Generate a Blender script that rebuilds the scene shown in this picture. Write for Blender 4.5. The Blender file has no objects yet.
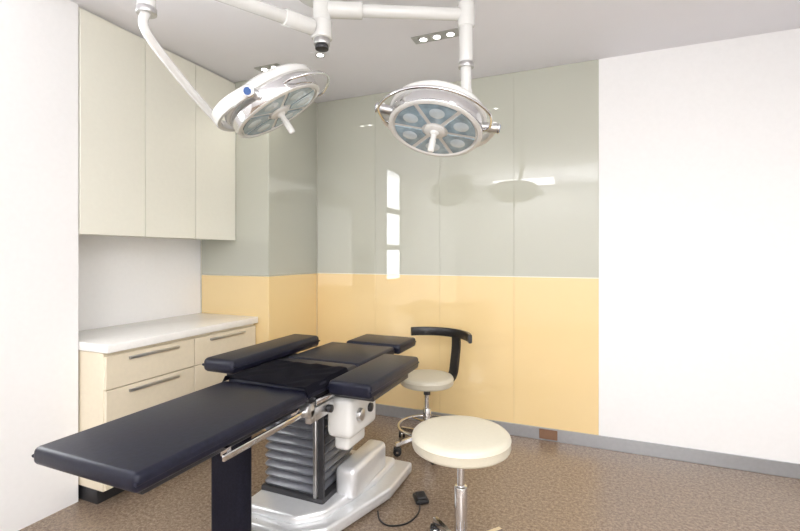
import bpy, bmesh, math
from mathutils import Vector, Matrix
pi=math.pi
TH=math.radians(22.66); CT=math.cos(TH); ST=math.sin(TH)
CAMH=1.29; H=2.6
scene=bpy.context.scene
col=scene.collection
# ---------- view coordinates (right, depth) -> room coordinates
def R(X,Z,z=0.0): return Vector((X*CT-Z*ST, X*ST+Z*CT, z))

# ---------- materials
def mat(name,c,rough=0.5,metal=0.0,noise=0.04,scale=40,coat=0.0,bump=0.0,spec=0.5,emit=None):
    m=bpy.data.materials.new(name); m.use_nodes=True
    nt=m.node_tree; b=nt.nodes['Principled BSDF']
    b.inputs['Roughness'].default_value=rough
    b.inputs['Metallic'].default_value=metal
    b.inputs['Coat Weight'].default_value=coat
    b.inputs['Coat Roughness'].default_value=0.02
    b.inputs['Specular IOR Level'].default_value=spec
    tc=nt.nodes.new('ShaderNodeTexCoord')
    n=nt.nodes.new('ShaderNodeTexNoise'); n.inputs['Scale'].default_value=scale; n.inputs['Detail'].default_value=4
    nt.links.new(tc.outputs['Object'],n.inputs['Vector'])
    r=nt.nodes.new('ShaderNodeValToRGB')
    r.color_ramp.elements[0].position=0.3; r.color_ramp.elements[1].position=0.7
    r.color_ramp.elements[0].color=tuple(x*(1-noise) for x in c)+(1,)
    r.color_ramp.elements[1].color=tuple(min(1,x*(1+noise)) for x in c)+(1,)
    nt.links.new(n.outputs['Fac'],r.inputs['Fac'])
    nt.links.new(r.outputs['Color'],b.inputs['Base Color'])
    if bump>0:
        bp=nt.nodes.new('ShaderNodeBump'); bp.inputs['Strength'].default_value=bump; bp.inputs['Distance'].default_value=0.002
        nt.links.new(n.outputs['Fac'],bp.inputs['Height']); nt.links.new(bp.outputs['Normal'],b.inputs['Normal'])
    if emit:
        b.inputs['Emission Color'].default_value=(1,0.97,0.92,1); b.inputs['Emission Strength'].default_value=emit
    return m
M={}
M['sage']=mat('sage_glass',(0.515,0.525,0.45),0.015,noise=0.01,scale=2,spec=0.95)
M['yellow']=mat('yellow_glass',(0.88,0.67,0.345),0.015,noise=0.01,scale=2,spec=0.95)
M['joint']=mat('joint_sealant',(0.52,0.52,0.44),0.6)
M['joint_y']=mat('joint_sealant_yellow',(0.80,0.64,0.36),0.6)
M['white_wall']=mat('white_paint',(0.90,0.90,0.90),0.7,noise=0.01)
M['ceiling']=mat('ceiling_paint',(0.86,0.86,0.90),0.75,noise=0.01,scale=3)
M['steel_skirt']=mat('brushed_skirting',(0.42,0.43,0.45),0.35,metal=0.6)
M['cream_cab']=mat('cream_laminate',(0.80,0.72,0.56),0.4,noise=0.02)
M['pale_cab']=mat('pale_laminate',(0.82,0.81,0.71),0.35,noise=0.01)
M['worktop']=mat('white_worktop',(0.88,0.87,0.84),0.25,noise=0.02)
M['pad']=mat('navy_vinyl',(0.008,0.009,0.020),0.38,noise=0.25,scale=60,bump=0.15,spec=0.3)
M['fabric']=mat('dark_fabric',(0.008,0.008,0.016),0.75,noise=0.3,scale=120,bump=0.5,spec=0.2)
M['enamel']=mat('white_enamel',(0.72,0.72,0.70),0.25,noise=0.01,coat=0.3)
M['silver']=mat('silver_steel',(0.76,0.77,0.78),0.3,metal=0.45,noise=0.02)
M['chrome']=mat('chrome',(0.72,0.72,0.73),0.10,metal=1.0,noise=0.02)
M['satin']=mat('satin_steel',(0.55,0.55,0.55),0.3,metal=0.9,noise=0.05)
M['bellow']=mat('bellows_rubber',(0.13,0.135,0.155),0.28,noise=0.08,bump=0.1,coat=0.3)
M['black']=mat('black_plastic',(0.012,0.012,0.014),0.35,noise=0.2)
M['dark']=mat('dark_metal',(0.05,0.05,0.055),0.4,metal=0.5)
M['cream']=mat('cream_vinyl',(0.62,0.58,0.47),0.38,noise=0.02,bump=0.08,scale=90)
M['glass']=mat('lens_glass',(0.30,0.40,0.47),0.05,noise=0.3,scale=18,coat=0.9)
M['reflector']=mat('lens_reflector',(0.55,0.64,0.70),0.08,noise=0.1,scale=18,coat=0.9)
M['blue']=mat('blue_plastic',(0.03,0.09,0.28),0.3)
M['brown']=mat('brown_plastic',(0.22,0.12,0.07),0.5)
M['red']=mat('red_plastic',(0.6,0.05,0.04),0.4)
M['lampglow']=mat('downlight_glow',(1,1,1),0.5,emit=14)
M['frame']=mat('window_frame',(0.10,0.11,0.10),0.4)
# floor
fm=bpy.data.materials.new('speckled_vinyl_floor'); fm.use_nodes=True
nt=fm.node_tree; b=nt.nodes['Principled BSDF']; b.inputs['Roughness'].default_value=0.25
tc=nt.nodes.new('ShaderNodeTexCoord')
n1=nt.nodes.new('ShaderNodeTexNoise'); n1.inputs['Scale'].default_value=60; n1.inputs['Detail'].default_value=9; n1.inputs['Roughness'].default_value=0.85
n2=nt.nodes.new('ShaderNodeTexVoronoi'); n2.inputs['Scale'].default_value=120
nt.links.new(tc.outputs['Object'],n1.inputs['Vector']); nt.links.new(tc.outputs['Object'],n2.inputs['Vector'])
r1=nt.nodes.new('ShaderNodeValToRGB')
r1.color_ramp.elements[0].position=0.34; r1.color_ramp.elements[0].color=(0.11,0.075,0.048,1)
r1.color_ramp.elements[1].position=0.66; r1.color_ramp.elements[1].color=(0.46,0.37,0.28,1)
e=r1.color_ramp.elements.new(0.5); e.color=(0.27,0.20,0.145,1)
nt.links.new(n1.outputs['Fac'],r1.inputs['Fac'])
r2=nt.nodes.new('ShaderNodeValToRGB')
r2.color_ramp.elements[0].position=0.1; r2.color_ramp.elements[0].color=(0.6,0.6,0.6,1)
r2.color_ramp.elements[1].position=0.4; r2.color_ramp.elements[1].color=(1.0,1.0,1.0,1)
nt.links.new(n2.outputs['Distance'],r2.inputs['Fac'])
mx=nt.nodes.new('ShaderNodeMixRGB'); mx.blend_type='MULTIPLY'; mx.inputs['Fac'].default_value=0.7
nt.links.new(r1.outputs['Color'],mx.inputs['Color1']); nt.links.new(r2.outputs['Color'],mx.inputs['Color2'])
nt.links.new(mx.outputs['Color'],b.inputs['Base Color'])
M['floor']=fm

# ---------- geometry helpers
class B:
    def __init__(s): s.bm=bmesh.new(); s.mats=[]
    def mi(s,m):
        if m not in s.mats: s.mats.append(m)
        return s.mats.index(m)
    def merge(s,t,m,T=None):
        if T is not None: bmesh.ops.transform(t,matrix=T,verts=t.verts)
        k=s.mi(m)
        for f in t.faces: f.material_index=k
        me=bpy.data.meshes.new('tmp'); t.to_mesh(me); t.free(); s.bm.from_mesh(me); bpy.data.meshes.remove(me)
    def box(s,lo,hi,m,bev=0.0,seg=3,T=None):
        t=bmesh.new(); bmesh.ops.create_cube(t,size=1)
        lo=Vector(lo);hi=Vector(hi);c=(lo+hi)/2;d=hi-lo
        for v in t.verts: v.co=Vector((v.co.x*d.x+c.x,v.co.y*d.y+c.y,v.co.z*d.z+c.z))
        if bev>0: bmesh.ops.bevel(t,geom=t.edges[:],offset=min(bev,min(d)*0.49),segments=seg,affect='EDGES',profile=0.5)
        s.merge(t,m,T)
    def prism(s,pts,z0,z1,m,bev=0.0,seg=3,T=None):
        t=bmesh.new()
        vs=[t.verts.new((p[0],p[1],z0)) for p in pts]; f=t.faces.new(vs)
        r=bmesh.ops.extrude_face_region(t,geom=[f])
        for v in r['geom']:
            if isinstance(v,bmesh.types.BMVert): v.co.z=z1
        bmesh.ops.recalc_face_normals(t,faces=t.faces)
        if bev>0: bmesh.ops.bevel(t,geom=t.edges[:],offset=bev,segments=seg,affect='EDGES',profile=0.5)
        s.merge(t,m,T)
    def lathe(s,prof,m,seg=48,T=None):
        t=bmesh.new(); rings=[]
        for r,z in prof:
            if r<1e-6: rings.append([t.verts.new((0,0,z))])
            else: rings.append([t.verts.new((r*math.cos(2*pi*i/seg),r*math.sin(2*pi*i/seg),z)) for i in range(seg)])
        for a,b_ in zip(rings,rings[1:]):
            for i in range(seg):
                j=(i+1)%seg
                if len(a)==1 and len(b_)==1: continue
                if len(a)==1: t.faces.new((a[0],b_[i],b_[j]))
                elif len(b_)==1: t.faces.new((a[i],a[j],b_[0]))
                else: t.faces.new((a[i],a[j],b_[j],b_[i]))
        bmesh.ops.recalc_face_normals(t,faces=t.faces)
        s.merge(t,m,T)
    def cyl(s,a,b_,r,m,r2=None,seg=32,bev=0.0):
        a=Vector(a);b_=Vector(b_);d=b_-a;L=d.length
        r2=r if r2 is None else r2
        q=d.to_track_quat('Z','Y').to_matrix().to_4x4()
        bv=min(bev,L*0.4,r*0.6,r2*0.6)
        if bv>0: pr=[(0,0),(r-bv,0),(r-bv*0.3,bv*0.3),(r,bv),(r2,L-bv),(r2-bv*0.3,L-bv*0.3),(r2-bv,L),(0,L)]
        else: pr=[(0,0),(r,0),(r2,L),(0,L)]
        s.lathe(pr,m,seg,Matrix.Translation(a)@q)
    def sweep(s,pts,m,prof=None,r=0.01,seg=12,closed=False,T=None,up=None):
        pts=[Vector(p) for p in pts]; N=len(pts)
        if prof is None: prof=[(r*math.cos(2*pi*i/seg),r*math.sin(2*pi*i/seg)) for i in range(seg)]
        t=bmesh.new(); rings=[]
        tang=[]
        for i in range(N):
            if closed: d=pts[(i+1)%N]-pts[i-1]
            else: d=pts[min(i+1,N-1)]-pts[max(i-1,0)]
            tang.append(d.normalized())
        n=None
        for i in range(N):
            tt=tang[i]
            if up is not None:
                bb=Vector(up); n=bb.cross(tt).normalized(); bb=tt.cross(n)
            else:
                if n is None:
                    n=Vector((0,0,1)) if abs(tt.z)<0.9 else Vector((1,0,0))
                n=(n-tt*n.dot(tt)).normalized(); bb=tt.cross(n)
            rings.append([t.verts.new(pts[i]+n*p[0]+bb*p[1]) for p in prof])
        K=len(prof)
        rng=range(N) if closed else range(N-1)
        for i in rng:
            a=rings[i]; c=rings[(i+1)%N]
            for k in range(K):
                l=(k+1)%K
                t.faces.new((a[k],a[l],c[l],c[k]))
        if not closed:
            t.faces.new(rings[0]); t.faces.new(rings[-1])
        bmesh.ops.recalc_face_normals(t,faces=t.faces)
        s.merge(t,m,T)
    def done(s,name,parent=None,label=None,cat=None,kind=None,group=None):
        bm=s.bm
        for f in bm.faces: f.smooth=True
        for e in bm.edges:
            if len(e.link_faces)==2 and e.calc_face_angle(0)>math.radians(38): e.smooth=False
        off=Vector((0,0,0))
        if parent is not None:
            off=wloc(parent)
            bmesh.ops.translate(bm,vec=-off,verts=bm.verts)
        me=bpy.data.meshes.new(name); bm.to_mesh(me); bm.free()
        for m in s.mats: me.materials.append(M[m])
        o=bpy.data.objects.new(name,me); col.objects.link(o)
        if parent is not None: o.parent=parent
        tag(o,label,cat,kind,group)
        return o
def tag(o,label=None,cat=None,kind=None,group=None):
    if label: o['label']=label
    if cat: o['category']=cat
    if kind: o['kind']=kind
    if group: o['group']=group
def wloc(o):
    v=Vector(o.location)
    while o.parent: o=o.parent; v=v+Vector(o.location)
    return v
def empty(name,loc,label,cat,group=None):
    o=bpy.data.objects.new(name,None); o.location=loc; o.empty_display_size=0.1; col.objects.link(o); tag(o,label,cat,None,group); return o
def smooth_path(P,n=8,closed=False):
    P=[Vector(p) for p in P]; out=[]; N=len(P)
    rng=range(N) if closed else range(N-1)
    for i in rng:
        if closed: a,b_,c,d=P[i-1],P[i],P[(i+1)%N],P[(i+2)%N]
        else: a,b_,c,d=P[max(i-1,0)],P[i],P[i+1],P[min(i+2,N-1)]
        for k in range(n):
            t=k/n
            out.append(0.5*((2*b_)+(c-a)*t+(2*a-5*b_+4*c-d)*t*t+(3*b_-a-3*c+d)*t**3))
    if not closed: out.append(P[-1])
    return out
def rrect(hx,hy,r,n=4):
    pts=[]
    for cx,cy,a0 in ((hx-r,hy-r,0),(-hx+r,hy-r,pi/2),(-hx+r,-hy+r,pi),(hx-r,-hy+r,1.5*pi)):
        for k in range(n+1):
            a=a0+pi/2*k/n; pts.append((cx+r*math.cos(a),cy+r*math.sin(a)))
    return pts

S='structure'
XR=1.6; YF=-2.4; XC=-2.135; YB=3.26; YJ=2.63; XA=-2.80; XW=-2.45; YW=1.5; DIV=1.135
# ---------- room shell
g=B(); g.box((-3.0,YF-0.1,-0.1),(XR+0.1,YB+0.1,0),'floor'); g.done('floor',kind=S,label='brown speckled vinyl floor')
g=B(); g.box((-3.0,YF-0.1,H),(XR+0.1,YB+0.1,H+0.1),'ceiling'); g.done('ceiling',kind=S,label='plain white ceiling')
g=B()
g.box((XC-0.0,YB+0.004,DIV),(0.08,YB+0.1,H),'joint')
g.box((XC-0.0,YB+0.004,0),(0.08,YB+0.1,DIV),'joint_y')
g.box((0.08,YB,0),(XR,YB+0.1,H),'white_wall')
g.box((XC+0.001,YB+0.001,DIV-0.003),(0.08,YB+0.006,DIV+0.003),'pale_cab')
xs=[XC+0.001,-1.58,-1.03,-0.475,0.08]
for a,b_ in zip(xs,xs[1:]):
    g.box((a+0.0010,YB,DIV+0.003),(b_-0.0010,YB+0.008,H-0.002),'sage')
    g.box((a+0.0010,YB,0.0),(b_-0.0010,YB+0.008,DIV-0.003),'yellow')
g.done('wall_back',kind=S,label='glossy glass panelled wall, sage above and yellow below')
g=B()
g.box((-3.0,YJ+0.008,0),(XC-0.008,YB+0.1,H),'pale_cab')
for z0,z1,m in ((DIV+0.003,H-0.002,'sage'),(0,DIV-0.003,'yellow')):
    g.box((XC-0.008,YJ,z0),(XC,YB-0.002,z1),m,0.0015,1)
    g.box((-2.79,YJ,z0),(XC-0.0085,YJ+0.008,z1),m,0.0015,1)
g.done('wall_left',kind=S,label='sage and yellow glass clad pier')
g=B(); g.box((XA-0.1,YW+0.001,0),(XA,YJ,H),'white_wall'); g.done('wall_left_alcove',kind=S)
# window wall (thin partition with a tall opening)
wy0,wy1,wz0,wz1=0.59,1.13,0.93,2.47
WT=XW-0.03
g=B()
g.box((WT,YF,0),(XW,wy0,H),'white_wall'); g.box((WT,wy1,0),(XW,YW,H),'white_wall')
g.box((WT,wy0,0),(XW,wy1,wz0),'white_wall'); g.box((WT,wy0,wz1),(XW,wy1,H),'white_wall')
g.box((XA-0.1,YW-0.03,0),(WT,YW,H),'white_wall')
g.done('wall_left_window',kind=S)
g=B()
xf0,xf1=XW-0.022,XW-0.002
for a,b_ in ((wy0,wy0+0.03),(wy1-0.03,wy1)): g.box((xf0,a,wz0),(xf1,b_,wz1),'frame',0.003,1)
for z,hh in ((wz0,0.03),(1.36,0.07),(1.86,0.07),(wz1-0.03,0.03)): g.box((xf0,wy0+0.03,z),(xf1,wy1-0.03,z+hh),'frame',0.003,1)
g.done('window_1',kind=S,label='tall narrow dark framed window')
g=B(); g.box((XR,YF,0),(XR+0.1,YB,H),'white_wall'); g.done('wall_right',kind=S)
g=B(); g.box((-3.0,YF-0.1,0),(XR+0.1,YF,H),'white_wall'); g.done('wall_front',kind=S)
# skirting
g=B(); g.box((XC+0.012,YB-0.012,0),(XR,YB-0.0005,0.085),'steel_skirt',0.002,1); g.done('baseboard_back',kind=S,label='grey metal skirting')
g=B(); g.box((XC+0.0005,YJ,0),(XC+0.012,YB-0.012,0.085),'steel_skirt',0.002,1); g.done('baseboard_left',kind=S,label='grey metal skirting')
g=B(); g.box((-0.30,YB-0.022,0.012),(-0.18,YB-0.0125,0.078),'brown',0.002,1); g.done('trim_1',kind=S,label='small brown cover plate on the skirting')

# ---------- cabinets
bc=empty('base_cabinet',(-2.52,2.06,0),'cream laminate base cabinet under a white worktop','cabinet')
g=B(); g.box((XA+0.005,YW+0.01,0.08),(-2.27,YJ-0.005,0.788),'cream_cab',0.002,1); g.box((XA+0.005,YW+0.02,0.0),(-2.33,YJ-0.01,0.08),'dark'); g.done('body',bc)
dw=(YJ-0.005-(YW+0.01))/2
for i in range(2):
    y0=YW+0.01+i*dw+0.002; y1=YW+0.01+(i+1)*dw-0.002
    g=B(); g.box((-2.27,y0,0.60),(-2.25,y1,0.77),'cream_cab',0.002,1); d=g.done('drawer',bc)
    g=B(); g.box((-2.25,y0+0.12,0.735),(-2.235,y1-0.12,0.75),'satin',0.003,2); g.done('handle',d,'brushed steel handle')
    g=B(); g.box((-2.27,y0,0.09),(-2.25,y1,0.595),'cream_cab',0.002,1); d=g.done('door',bc)
    g=B(); g.box((-2.25,y0+0.12,0.56),(-2.235,y1-0.12,0.575),'satin',0.003,2); g.done('handle',d,'brushed steel handle')
g=B(); g.box((XA+0.003,YW+0.004,0.79),(-2.23,YJ-0.002,0.835),'worktop',0.004,2); g.done('worktop',None,'white solid worktop running over the base cabinet','worktop')
uc=empty('wall_cabinet',(-2.62,2.06,1.41),'pale cream cabinet mounted on the wall above the worktop','cabinet')
g=B(); g.box((XA+0.003,YW+0.004,1.41),(-2.462,YJ-0.003,H-0.003),'pale_cab',0.002,1); g.done('body',uc)
dw=(YJ-0.003-(YW+0.004))/3
for i in range(3):
    y0=YW+0.004+i*dw+0.0015; y1=YW+0.004+(i+1)*dw-0.0015
    g=B(); g.box((-2.462,y0,1.40),(-2.442,y1,H-0.02),'pale_cab',0.002,1); d=g.done('door',uc)

# ---------- operating table
ot=empty('operating_table',(-1.30,2.0,0),'navy vinyl padded operating table on silver base with rubber bellows','operating table')
TP=0.73; TK=0.055; xl,xr=-1.525,-1.075
def pad(x0,x1,y0,y1,top,th=TK,bev=0.018):
    g=B(); g.box((x0,y0,top-th),(x1,y1,top),'pad',bev,4)
    g.sweep([(x0+.004,y0+.004,top-th*.5),(x1-.004,y0+.004,top-th*.5),(x1-.004,y1-.004,top-th*.5),(x0+.004,y1-.004,top-th*.5)],'pad',r=0.0055,seg=8,closed=True)
    return g
g=pad(xl,xr,0.80,1.575,TP-0.012); g.done('leg_pad',ot,'long navy vinyl leg pad')
g=pad(xl,xr,1.585,2.02,TP); g.done('seat_pad',ot)
g=pad(xl,xr,2.03,2.50,TP); g.done('back_pad',ot)
g=pad(-1.43,-1.05,2.51,2.80,TP+0.008,0.06); g.done('head_pad',ot)
g=pad(-1.06,-0.845,1.70,2.30,TP+0.003,0.065); g.done('arm_pad',ot,'navy vinyl arm pad level with the table top')
g=pad(-1.76,-1.56,1.66,2.42,TP+0.05,0.07,0.025); g.done('arm_pad',ot,'raised navy vinyl arm pad')
g=B(); g.box((-1.49,1.44,0.06),(-1.31,1.52,0.655),'fabric',0.03,4); g.done('folded_pad',ot,'dark leg cushion hanging below the table end')
# loose cover over seat pad
g=B()
t=bmesh.new(); nx,ny=24,20
vv=[]
for i in range(nx+1):
    row=[]
    for j in range(ny+1):
        x=xl-0.008+(xr-xl+0.016)*i/nx; y=1.56+0.36*j/ny
        z=TP+0.006+0.0025*math.sin(9*j/ny*2+3*math.sin(i*0.5))+0.002*math.sin(i*0.9+j*0.4)
        if i in(0,nx): z-=0.03
        row.append(t.verts.new((x,y,z)))
    vv.append(row)
for i in range(nx):
    for j in range(ny): t.faces.new((vv[i][j],vv[i+1][j],vv[i+1][j+1],vv[i][j+1]))
bmesh.ops.solidify(t,geom=t.faces[:],thickness=-0.003)
g.merge(t,'fabric'); g.done('cover_sheet',ot,'wrinkled dark cover sheet over the seat pad')
# under frame plates
g=B()
g.box((xl+.03,0.84,TP-0.09),(xr-.03,1.56,TP-0.068),'dark',0.004,1)
g.box((xl+.02,1.60,TP-0.085),(xr-.02,2.49,TP-0.056),'dark',0.004,1)
g.box((-1.40,2.48,TP-0.08),(-1.16,2.76,TP-0.057),'dark',0.004,1)
g.box((-1.49,1.72,0.565),(-1.145,2.30,TP-0.085),'satin',0.012,3)
g.box((-1.13,1.78,0.635),(-0.87,2.2,TP-0.063),'dark',0.005,1)
g.box((-1.72,1.78,0.66),(-1.50,2.2,TP-0.022),'dark',0.005,1)
g.done('frame',ot,'dark steel frame under the pads')
for x in (xr+0.008,xl-0.008):
    g=B(); g.box((x-0.005,1.62,0.645),(x+0.005,2.46,0.672),'chrome',0.002,2)
    for y in (1.66,1.9,2.2,2.42): g.cyl((x,y,0.658),(x-0.03*(1 if x>-1.3 else -1),y,0.658),0.008,'chrome',seg=12)
    g.done('side_rail',ot,'polished steel side rail')
g=B(); g.box((xr-.005,1.10,0.625),(xr+.005,1.545,0.648),'chrome',0.002,2); g.box((xr-.03,1.12,.63),(xr-.004,1.14,.66),'chrome'); g.box((xr-.03,1.5,.63),(xr-.004,1.52,.66),'chrome'); g.done('side_rail',ot,'polished steel side rail')
g=B(); g.cyl((-1.115,1.575,0.635),(-1.06,1.575,0.635),0.03,'satin',bev=0.004); g.box((-1.09,1.57,0.58),(-1.06,1.76,0.64),'satin',0.006,2); g.cyl((-1.06,1.70,0.61),(-1.035,1.70,0.61),0.017,'black',bev=0.003); g.done('hinge',ot,'steel hinge between leg and seat sections')
# white motor housing
g=B()
g.box((-1.12,1.78,0.44),(-0.985,2.06,0.632),'enamel',0.03,4)
g.box((-1.10,1.82,0.37),(-1.02,2.00,0.46),'enamel',0.02,3)
g.cyl((-0.99,1.86,0.54),(-0.965,1.86,0.54),0.03,'satin',bev=0.005)
g.cyl((-0.99,1.97,0.54),(-0.972,1.97,0.54),0.022,'dark',bev=0.004)
g.done('motor_housing',ot,'white housing beside the column head')
# bellows
t=bmesh.new(); rings=[]; NF=10; z0,z1=0.13,0.565
for k in range(NF*4+1):
    ph=(k%4)
    q={0:0.0,1:0.75,2:1.0,3:0.75}[ph]
    hx=0.140+0.026*q; hy=0.155+0.026*q
    z=z0+(z1-z0)*k/(NF*4)
    rings.append([t.verts.new((-1.335+p[0],1.98+p[1],z)) for p in rrect(hx,hy,0.03)])
for a,c in zip(rings,rings[1:]):
    n=len(a)
    for i in range(n): t.faces.new((a[i],a[(i+1)%n],c[(i+1)%n],c[i]))
t.faces.new(rings[0]); t.faces.new(rings[-1]); bmesh.ops.recalc_face_normals(t,faces=t.faces)
g=B(); g.merge(t,'bellow'); g.done('bellows',ot,'grey rubber accordion bellows around the column')
g=B(); g.box((-1.172,1.795,0.13),(-1.140,1.81,0.60),'dark',0.003,1); g.box((-1.19,1.78,0.14),(-1.172,1.81,0.57),'satin',0.003,1); g.done('guide_rail',ot,'vertical dark guide strip')
# base
g=B()
g.prism([(-1.53,1.60),(-1.20,1.60),(-1.06,1.70),(-0.94,2.12),(-0.94,2.44),(-1.53,2.44)],0.015,0.075,'silver',0.014,3)
g.prism([(-1.51,1.66),(-1.20,1.66),(-1.10,1.76),(-1.02,2.12),(-1.02,2.38),(-1.51,2.38)],0.07,0.115,'silver',0.018,4)
g.box((-1.145,1.90,0.09),(-1.03,2.28,0.25),'silver',0.03,4)
g.box((-1.505,1.79,0.10),(-1.14,2.18,0.14),'dark',0.01,2)
g.done('base',ot,'brushed silver floor base')
for (x,y) in ((-1.44,1.69),(-1.17,1.70),(-1.0,2.38),(-1.44,2.38)):
    g=B(); g.cyl((x,y,0),(x,y,0.02),0.03,'black',bev=0.004); g.done('foot',ot,'black levelling foot')
g=B(); g.cyl((-1.40,1.575,0.055),(-1.40,1.64,0.07),0.006,'chrome'); g.cyl((-1.28,1.575,0.055),(-1.28,1.64,0.07),0.006,'chrome'); g.cyl((-1.42,1.575,0.055),(-1.26,1.575,0.055),0.01,'chrome',bev=.003); g.done('brake_bar',ot,'chrome brake pedal bar')
n=Vector((0.10,-0.14,0)).normalized()
c0=Vector((-1.13,1.65,0.045))+n*0.0012; tx=Vector((0.14,0.10,0)).normalized()
T=Matrix.Translation(c0)@Matrix(((tx.x,-n.x,0,0),(tx.y,-n.y,0,0),(0,0,1,0),(0,0,0,1)))
g=B(); g.box((-0.03,-0.001,-0.014),(-0.004,0.001,0.014),'blue',T=T); g.box((0.004,-0.001,-0.014),(0.03,0.001,0.014),'red',T=T); g.done('label_plate',ot,'small blue and red sticker')
# foot switch with cable
fs=empty('foot_switch',(-0.80,2.20,0),'small black foot switch with cable on the floor','foot switch')
Tf=Matrix.Translation((-0.80,2.20,0))@Matrix.Rotation(0.6,4,'Z')
g=B(); g.box((-0.035,-0.045,0.0),(0.035,0.045,0.022),'black',0.008,3,Tf); g.done('housing',fs)
g=B(); g.box((-0.025,-0.03,0.022),(0.025,0.03,0.036),'dark',0.006,3,Tf@Matrix.Rotation(0.12,4,'X')); g.done('pedal',fs)
g=B(); g.sweep(smooth_path([(-0.945,1.98,0.03),(-0.92,1.95,0.008),(-0.86,1.93,0.005),(-0.79,1.98,0.005),(-0.77,2.08,0.005),(-0.79,2.16,0.012)]),'black',r=0.004,seg=8); g.done('cable',fs,'thin black cable')

# ---------- stools
def stool(name,loc,r,zt,th,rot,label,back=False,nl=5,ringz=None,ringr=0.18,legr=0.22):
    e=empty(name,loc,label,'stool'); L=Vector(loc)
    T=Matrix.Translation(L)
    g=B(); zb=zt-th
    g.lathe([(0,zt+0.004),(r*.5,zt+0.003),(r*.85,zt-0.001),(r*.95,zt-0.006),(r*.99,zt-0.014),(r*.995,zt-0.020),(r*1.008,zt-0.024),(r*.995,zt-0.029),(r,zb+0.014),(r*.985,zb+0.005),(r*.95,zb),(0,zb)],'cream',64,T)
    g.done('seat',e,'round cream vinyl seat cushion')
    g=B(); g.lathe([(0,zb-0.02),(r*.5,zb-0.02),(r*.6,zb-0.0005),(0,zb-0.0005)],'dark',32,T)
    g.cyl(L+Vector((0,0,zb-0.07)),L+Vector((0,0,zb-0.018)),0.022,'dark')
    g.done('seat_plate',e,'dark metal plate under the seat')
    g=B(); g.cyl(L+Vector((0,0,0.08)),L+Vector((0,0,zb-0.16)),0.026,'chrome',bev=.003); g.cyl(L+Vector((0,0,zb-0.17)),L+Vector((0,0,zb-0.05)),0.015,'chrome'); g.done('column',e,'chrome gas lift column')
    g=B(); g.cyl(L+Vector((0,0,0.06)),L+Vector((0,0,0.115)),0.036,'chrome',bev=.006)
    ends=[]
    for i in range(nl):
        a=rot+2*pi*i/nl; d=Vector((math.cos(a),math.sin(a),0)); 
        pr=[(-0.014,-0.010),(0.014,-0.010),(0.010,0.010),(-0.010,0.010)]
        g.sweep([L+d*0.02+Vector((0,0,0.095)),L+d*legr*.5+Vector((0,0,0.087)),L+d*legr+Vector((0,0,0.070))],'chrome',prof=pr,up=(0,0,1))
        ends.append((L+d*legr,d,a))
    g.done('base',e,'chrome five star base')
    for i,(p,d,a) in enumerate(ends):
        ca=a+1.1+i*0.7; w=Vector((math.cos(ca),math.sin(ca),0)); u=Vector((-w.y,w.x,0))
        g=B(); c=p+u*0.012+Vector((0,0,0.027))
        for k in (-1,1): g.cyl(c+w*k*0.006,c+w*k*0.022,0.027,'black',bev=0.005,seg=24)
        g.cyl(c-w*0.023,c+w*0.023,0.007,'chrome',seg=12)
        g.cyl(p+Vector((0,0,0.045)),p+Vector((0,0,0.068)),0.008,'chrome',seg=12)
        g.box((-0.009,-0.02,0.037),(0.009,0.022,0.056),'black',0.004,2,Matrix.Translation(p+u*0.008)@Matrix.Rotation(ca,4,'Z'))
        g.done('caster',e,'black twin wheel caster')
    if ringz:
        g=B(); g.sweep([L+Vector((ringr*math.cos(2*pi*k/48),ringr*math.sin(2*pi*k/48),ringz)) for k in range(48)],'chrome',r=0.009,closed=True)
        for k in range(3):
            a=rot+.6+2*pi*k/3; d=Vector((math.cos(a),math.sin(a),0))
            g.sweep([L+d*0.02+Vector((0,0,ringz+.02)),L+d*ringr+Vector((0,0,ringz))],'chrome',r=0.006,seg=8)
        g.cyl(L+Vector((0,0,ringz-.0)),L+Vector((0,0,ringz+.04)),0.033,'chrome',bev=.004)
        g.done('foot_ring',e,'chrome foot ring')
    if back:
        rr=0.285; zc=0.735
        def pt(phi,rad,z): return L+R(rad*math.cos(phi),rad*math.sin(phi))+Vector((0,0,z))
        pts=[pt(math.radians(a),rr,zc) for a in range(-6,113,4)]
        g=B(); pr=[(-0.013,-0.022),(-0.008,-0.030),(0.008,-0.030),(0.013,-0.022),(0.013,0.022),(0.008,0.030),(-0.008,0.030),(-0.013,0.022)]
        g.sweep(pts,'black',prof=pr,up=(0,0,1)); g.done('backrest',e,'curved black wraparound backrest')
        ph=math.radians(42)
        g=B()
        path=smooth_path([pt(ph,rr+.004,zc+.02),pt(ph,rr+0.012,0.66),pt(ph,rr-.005,0.53),pt(ph,rr-.03,0.44),pt(ph,rr-.10,0.405),pt(ph,0.05,0.400)],6)
        g.sweep(path,'black',prof=[(-0.01,-0.034),(0.01,-0.034),(0.014,0),(0.01,0.034),(-0.01,0.034),(-0.014,0)],up=R(-math.sin(ph),math.cos(ph)))
        g.done('backrest_stem',e,'black curved support stem')
    return e
stool('surgeon_stool',R(0.18,2.97),0.177,0.49,0.06,4.01,'cream round seat stool with curved black backrest near the wall',True,ringz=0.15,ringr=0.19,legr=0.235)
stool('round_stool',R(0.249,1.82),0.20,0.572,0.066,2.32,'backless round cream vinyl stool with chrome column beside the operating table',False,legr=0.25)

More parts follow.
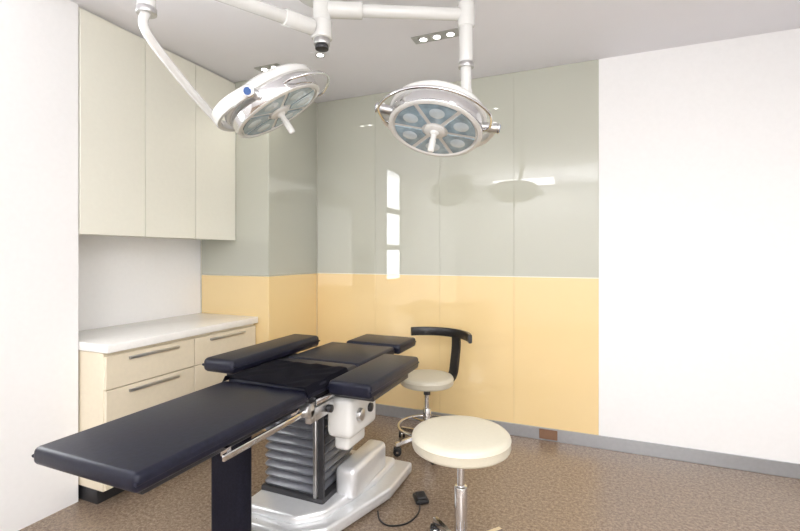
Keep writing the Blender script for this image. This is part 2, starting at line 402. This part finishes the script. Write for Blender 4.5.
# ---------- surgical lights
def head(light,center,n,xdir,yphi,grab=(150,250)):
    z=-n.normalized(); x=(xdir-z*xdir.dot(z)).normalized(); y=z.cross(x)
    T=Matrix(((x.x,y.x,z.x,center.x),(x.y,y.y,z.y,center.y),(x.z,y.z,z.z,center.z),(0,0,0,1)))
    r=0.225
    g=B()
    g.lathe([(r*.985,0.030),(r*1.03,0.034),(r*1.035,0.045),(r*1.01,0.062),(r*.93,0.078),(r*.8,0.092),(r*.55,0.104),(r*.25,0.109),(0,0.11)],'enamel',72,T)
    g.lathe([(r*.97,-0.030),(r*.985,-0.036),(r*.96,-0.040),(r*.90,-0.040),(r*.88,-0.032),(0,-0.032)],'enamel',72,T)
    h=g.done('lamp_head',light,'round white lamp head with domed back')
    g=B(); g.lathe([(r*.975,-0.034),(r*.985,-0.030),(r*.985,0.030),(r*.975,0.034)],'chrome',72,T); g.done('rim_band',h,'mirror polished rim band')
    for k in range(6):
        a0=2*pi*k/6+0.06; a1=2*pi*(k+1)/6-0.06; na=10
        ins=[];outs=[]; am=(a0+a1)/2
        for i in range(na+1):
            a=a0+(a1-a0)*i/na
            ins.append((0.28*r*math.cos(am+(a-am)*0.75),0.28*r*math.sin(am+(a-am)*0.75)))
            outs.append((0.85*r*math.cos(a),0.85*r*math.sin(a)))
        g=B(); g.prism(ins+outs[::-1],-0.037,-0.031,'glass',0.0,1,T)
        cx,cy=0.6*r*math.cos(am),0.6*r*math.sin(am)
        g.lathe([(0.0,-0.0405),(0.022,-0.0395),(0.034,-0.0375),(0.038,-0.036)],'reflector',24,T@Matrix.Translation((cx,cy,0)))
        g.done('lens_panel',h,'blue grey glass lens panel')
    g=B(); g.lathe([(0,-0.046),(0.04,-0.046),(0.05,-0.042),(0.052,-0.031),(0,-0.031)],'enamel',32,T); 
    g.lathe([(0.0,-0.150),(0.010,-0.149),(0.015,-0.143),(0.016,-0.09),(0.013,-0.08),(0.013,-0.06),(0.022,-0.05),(0.024,-0.042),(0,-0.042)],'enamel',24,T)
    g.done('handle',h,'white sterilisable centre handle')
    ga=[math.radians(grab[0]+(grab[1]-grab[0])*i/24) for i in range(25)]
    P=[(r*.98*math.cos(ga[0]),r*.98*math.sin(ga[0]),0.0)]
    for i,a in enumerate(ga[1:-1]):
        w=min(1,(i+1)/4,(24-i-1)/4)
        P.append((r*(1.06+.20*w)*math.cos(a),r*(1.06+.20*w)*math.sin(a),-0.02*w))
    P.append((r*.98*math.cos(ga[-1]),r*.98*math.sin(ga[-1]),0.0))
    g=B(); g.sweep(smooth_path(P,3),'chrome',r=0.007,seg=10,T=T); g.done('grab_rail',h,'chrome grab rail')
    R1=r*1.19
    a0,a1=yphi
    P=[(R1*math.cos(math.radians(a0+(a1-a0)*i/36)),R1*math.sin(math.radians(a0+(a1-a0)*i/36)),0.028+0.035*math.sin(pi*i/36)) for i in range(37)]
    g=B(); g.sweep([T@Vector(p) for p in P],'enamel',prof=[(-0.009,-0.024),(0.009,-0.024),(0.012,-0.016),(0.012,0.016),(0.009,0.024),(-0.009,0.024),(-0.012,0.016),(-0.012,-0.016)],up=z)
    for a in (a0,a1):
        c,s_=math.cos(math.radians(a)),math.sin(math.radians(a))
        A=T@Vector((r*.96*c,r*.96*s_,0.02)); Bp=T@Vector((r*1.27*c,r*1.27*s_,0.02)); C=T@Vector((r*1.31*c,r*1.31*s_,0.02))
        g.cyl(A,Bp,0.022,'satin',bev=.003); g.cyl(Bp,C,0.026,'chrome',bev=.004)
        D=T@Vector((r*1.32*c,r*1.32*s_,0.02)); g.cyl(C,D,0.016,'blue')
    g.done('yoke',light,'white yoke with chrome pivot knobs')
    return T,R1
spx=R(-0.386,2.20)
sl=empty('surgical_light',(spx.x,spx.y,H),'white ceiling mounted surgical light on a swivel arm','surgical light')
g=B()
g.cyl(Vector((spx.x,spx.y,H-0.03)),Vector((spx.x,spx.y,H-0.0005)),0.13,'enamel',bev=.008)
g.cyl(Vector((spx.x,spx.y,2.445)),Vector((spx.x,spx.y,H-0.02)),0.043,'enamel',bev=.004)
g.done('ceiling_mount',sl,'white ceiling spindle')
pA=R(0.334,2.25)
g=B(); a=Vector((spx.x,spx.y,2.505)); b_=Vector((pA.x,pA.y,2.505))
d=(b_-a).normalized()
g.cyl(a+d*0.03,a+d*0.20,0.040,'enamel',bev=.005); g.cyl(a+d*0.19,b_,0.030,'enamel',bev=.004)
g.done('horizontal_arm',sl,'white horizontal swivel arm')
g=B(); P=lambda z:Vector((pA.x,pA.y,z))
g.cyl(P(2.44),P(2.565),0.043,'enamel',bev=.01); g.cyl(P(2.26),P(2.45),0.035,'enamel',bev=.004); g.cyl(P(2.235),P(2.262),0.039,'satin',bev=.003)
g.cyl(P(2.12),P(2.24),0.027,'enamel',bev=.004); g.cyl(P(2.105),P(2.125),0.031,'enamel',bev=.004)
c2=R(0.17,2.10,1.905)
n2=R(-0.2,-0.30)+Vector((0,0,-0.93))
T2,R1=head(sl,c2,n2,R(1,0),(-5,185),grab=(165,355))
ay=math.radians(57)
m2=T2@Vector((R1*math.cos(ay),R1*math.sin(ay),0.028+0.035*math.sin(pi*62/190)))
g.sweep(smooth_path([P(2.115),P(2.09),(P(2.06)+m2)/2+Vector((0,0,0.012)),m2],6),'enamel',r=0.018)
g.done('drop_arm',sl,'white vertical drop arm with joint')
# second light, its collar hanging right below the first arm's spindle
sl2=empty('surgical_light',(spx.x,spx.y,2.38),'white surgical light tilted steeply on a low swivel arm','surgical light')
el=R(-0.98,1.72)
g=B(); a=Vector((spx.x,spx.y,2.40)); b_=Vector((el.x,el.y,2.40)); d=(b_-a).normalized()
g.cyl(Vector((spx.x,spx.y,2.355)),Vector((spx.x,spx.y,2.443)),0.050,'enamel',bev=.006)
g.cyl(Vector((spx.x,spx.y,2.325)),Vector((spx.x,spx.y,2.356)),0.040,'satin',bev=.004)
g.cyl(Vector((spx.x,spx.y,2.305)),Vector((spx.x,spx.y,2.326)),0.033,'dark',bev=.004)
g.cyl(a+d*0.05,a+d*0.2,0.038,'enamel',bev=.005); g.cyl(a+d*0.19,b_,0.030,'enamel',bev=.004)
g.done('horizontal_arm',sl2,'white horizontal swivel arm with dark end cap')
c1=R(-0.588,2.10,1.995)
n1=R(0.53,0.12)+Vector((0,0,-0.84))
T1,R1=head(sl2,c1,n1,R(1,0),(95,265),grab=(-60,60))
m1=T1@Vector((-R1,0,0.028+0.035))
g=B(); P=lambda z:Vector((el.x,el.y,z))
g.cyl(P(2.34),P(2.46),0.043,'enamel',bev=.01); g.cyl(P(2.24),P(2.35),0.033,'enamel',bev=.004); g.cyl(P(2.22),P(2.245),0.037,'satin',bev=.003)
g.sweep(smooth_path([P(2.23),P(2.15),(P(2.10)+m1)/2+Vector((0,0,0.01)),m1],6),'enamel',r=0.018)
g.done('drop_arm',sl2,'white drop arm with joint')

# ---------- downlights
def downlight(p,k,label,ang=0):
    e=empty('ceiling_downlight',(p.x,p.y,H),label,'light',group='recessed ceiling downlights')
    Tm=Matrix.Translation((p.x,p.y,H))@Matrix.Rotation(ang,4,'Z')
    w=0.05*k
    g=B(); g.box((-w,-0.045,-0.006),(w,0.045,-0.0005),'satin' if k>1 else 'ceiling',0.002,1,Tm); g.done('trim_plate',e)
    for i in range(k):
        x=(i-(k-1)/2)*0.085
        g=B(); g.lathe([(0.018,-0.0065),(0.032,-0.0065),(0.030,-0.012),(0.022,-0.010)],'satin',24,Tm@Matrix.Translation((x,0,0))); 
        g.lathe([(0,-0.010),(0.021,-0.0085),(0,-0.0065)],'lampglow',24,Tm@Matrix.Translation((x,0,0))); g.done('lamp',e)
downlight(R(0.22,2.66),3,'recessed triple downlight in the ceiling',0.0)
downlight(Vector((-2.04,2.52,0)),2,'recessed double downlight in the ceiling')
downlight(R(-0.52,2.9),1,'small recessed single downlight in the ceiling')

# ---------- lights
def area(loc,size,sy,power,rot=(0,0,0),c=(1,0.98,0.95)):
    l=bpy.data.lights.new('area','AREA'); l.shape='RECTANGLE'; l.size=size; l.size_y=sy; l.energy=power; l.color=c
    o=bpy.data.objects.new('added_fill_light',l); o.location=loc; o.rotation_euler=rot; col.objects.link(o); return o
area((1.0,0.1,2.57),1.0,1.8,46)  # added overhead fill, no fixture in the room for it
area((0.9,-2.3,1.5),1.2,1.8,47,(math.radians(90),0,math.radians(0)),(1,0.99,0.97))  # added fill standing behind the camera, no window there
area((-1.0,-1.6,2.57),1.0,0.8,19)  # weaker added fill from above for the left side
area((-0.3,-1.2,1.9),2.4,1.2,58,(pi,0,0),(0.97,0.97,1))  # unseen upward lamp added to brighten the ceiling
for p,e in ((R(0.22,2.66),6),(Vector((-2.04,2.52,0)),3)):
    l=bpy.data.lights.new('spot','SPOT'); l.energy=e*3; l.spot_size=2.2; l.spot_blend=0.8; l.shadow_soft_size=0.06; l.color=(1,0.95,0.87)
    o=bpy.data.objects.new('downlight_beam',l); o.location=(p.x,p.y,H-0.02); col.objects.link(o)
w=bpy.data.worlds.new('World'); scene.world=w; w.use_nodes=True
w.node_tree.nodes['Background'].inputs['Color'].default_value=(0.97,0.985,1,1)
w.node_tree.nodes['Background'].inputs['Strength'].default_value=9
try: scene.view_settings.view_transform='Standard'
except Exception: pass

cd=bpy.data.cameras.new('Camera'); cd.lens=445/800*36; cd.sensor_width=36; cd.shift_y=-10.5/800; cd.clip_start=0.02
co=bpy.data.objects.new('Camera',cd); co.location=(0,0,CAMH); co.rotation_euler=(pi/2,0,TH); col.objects.link(co); scene.camera=co
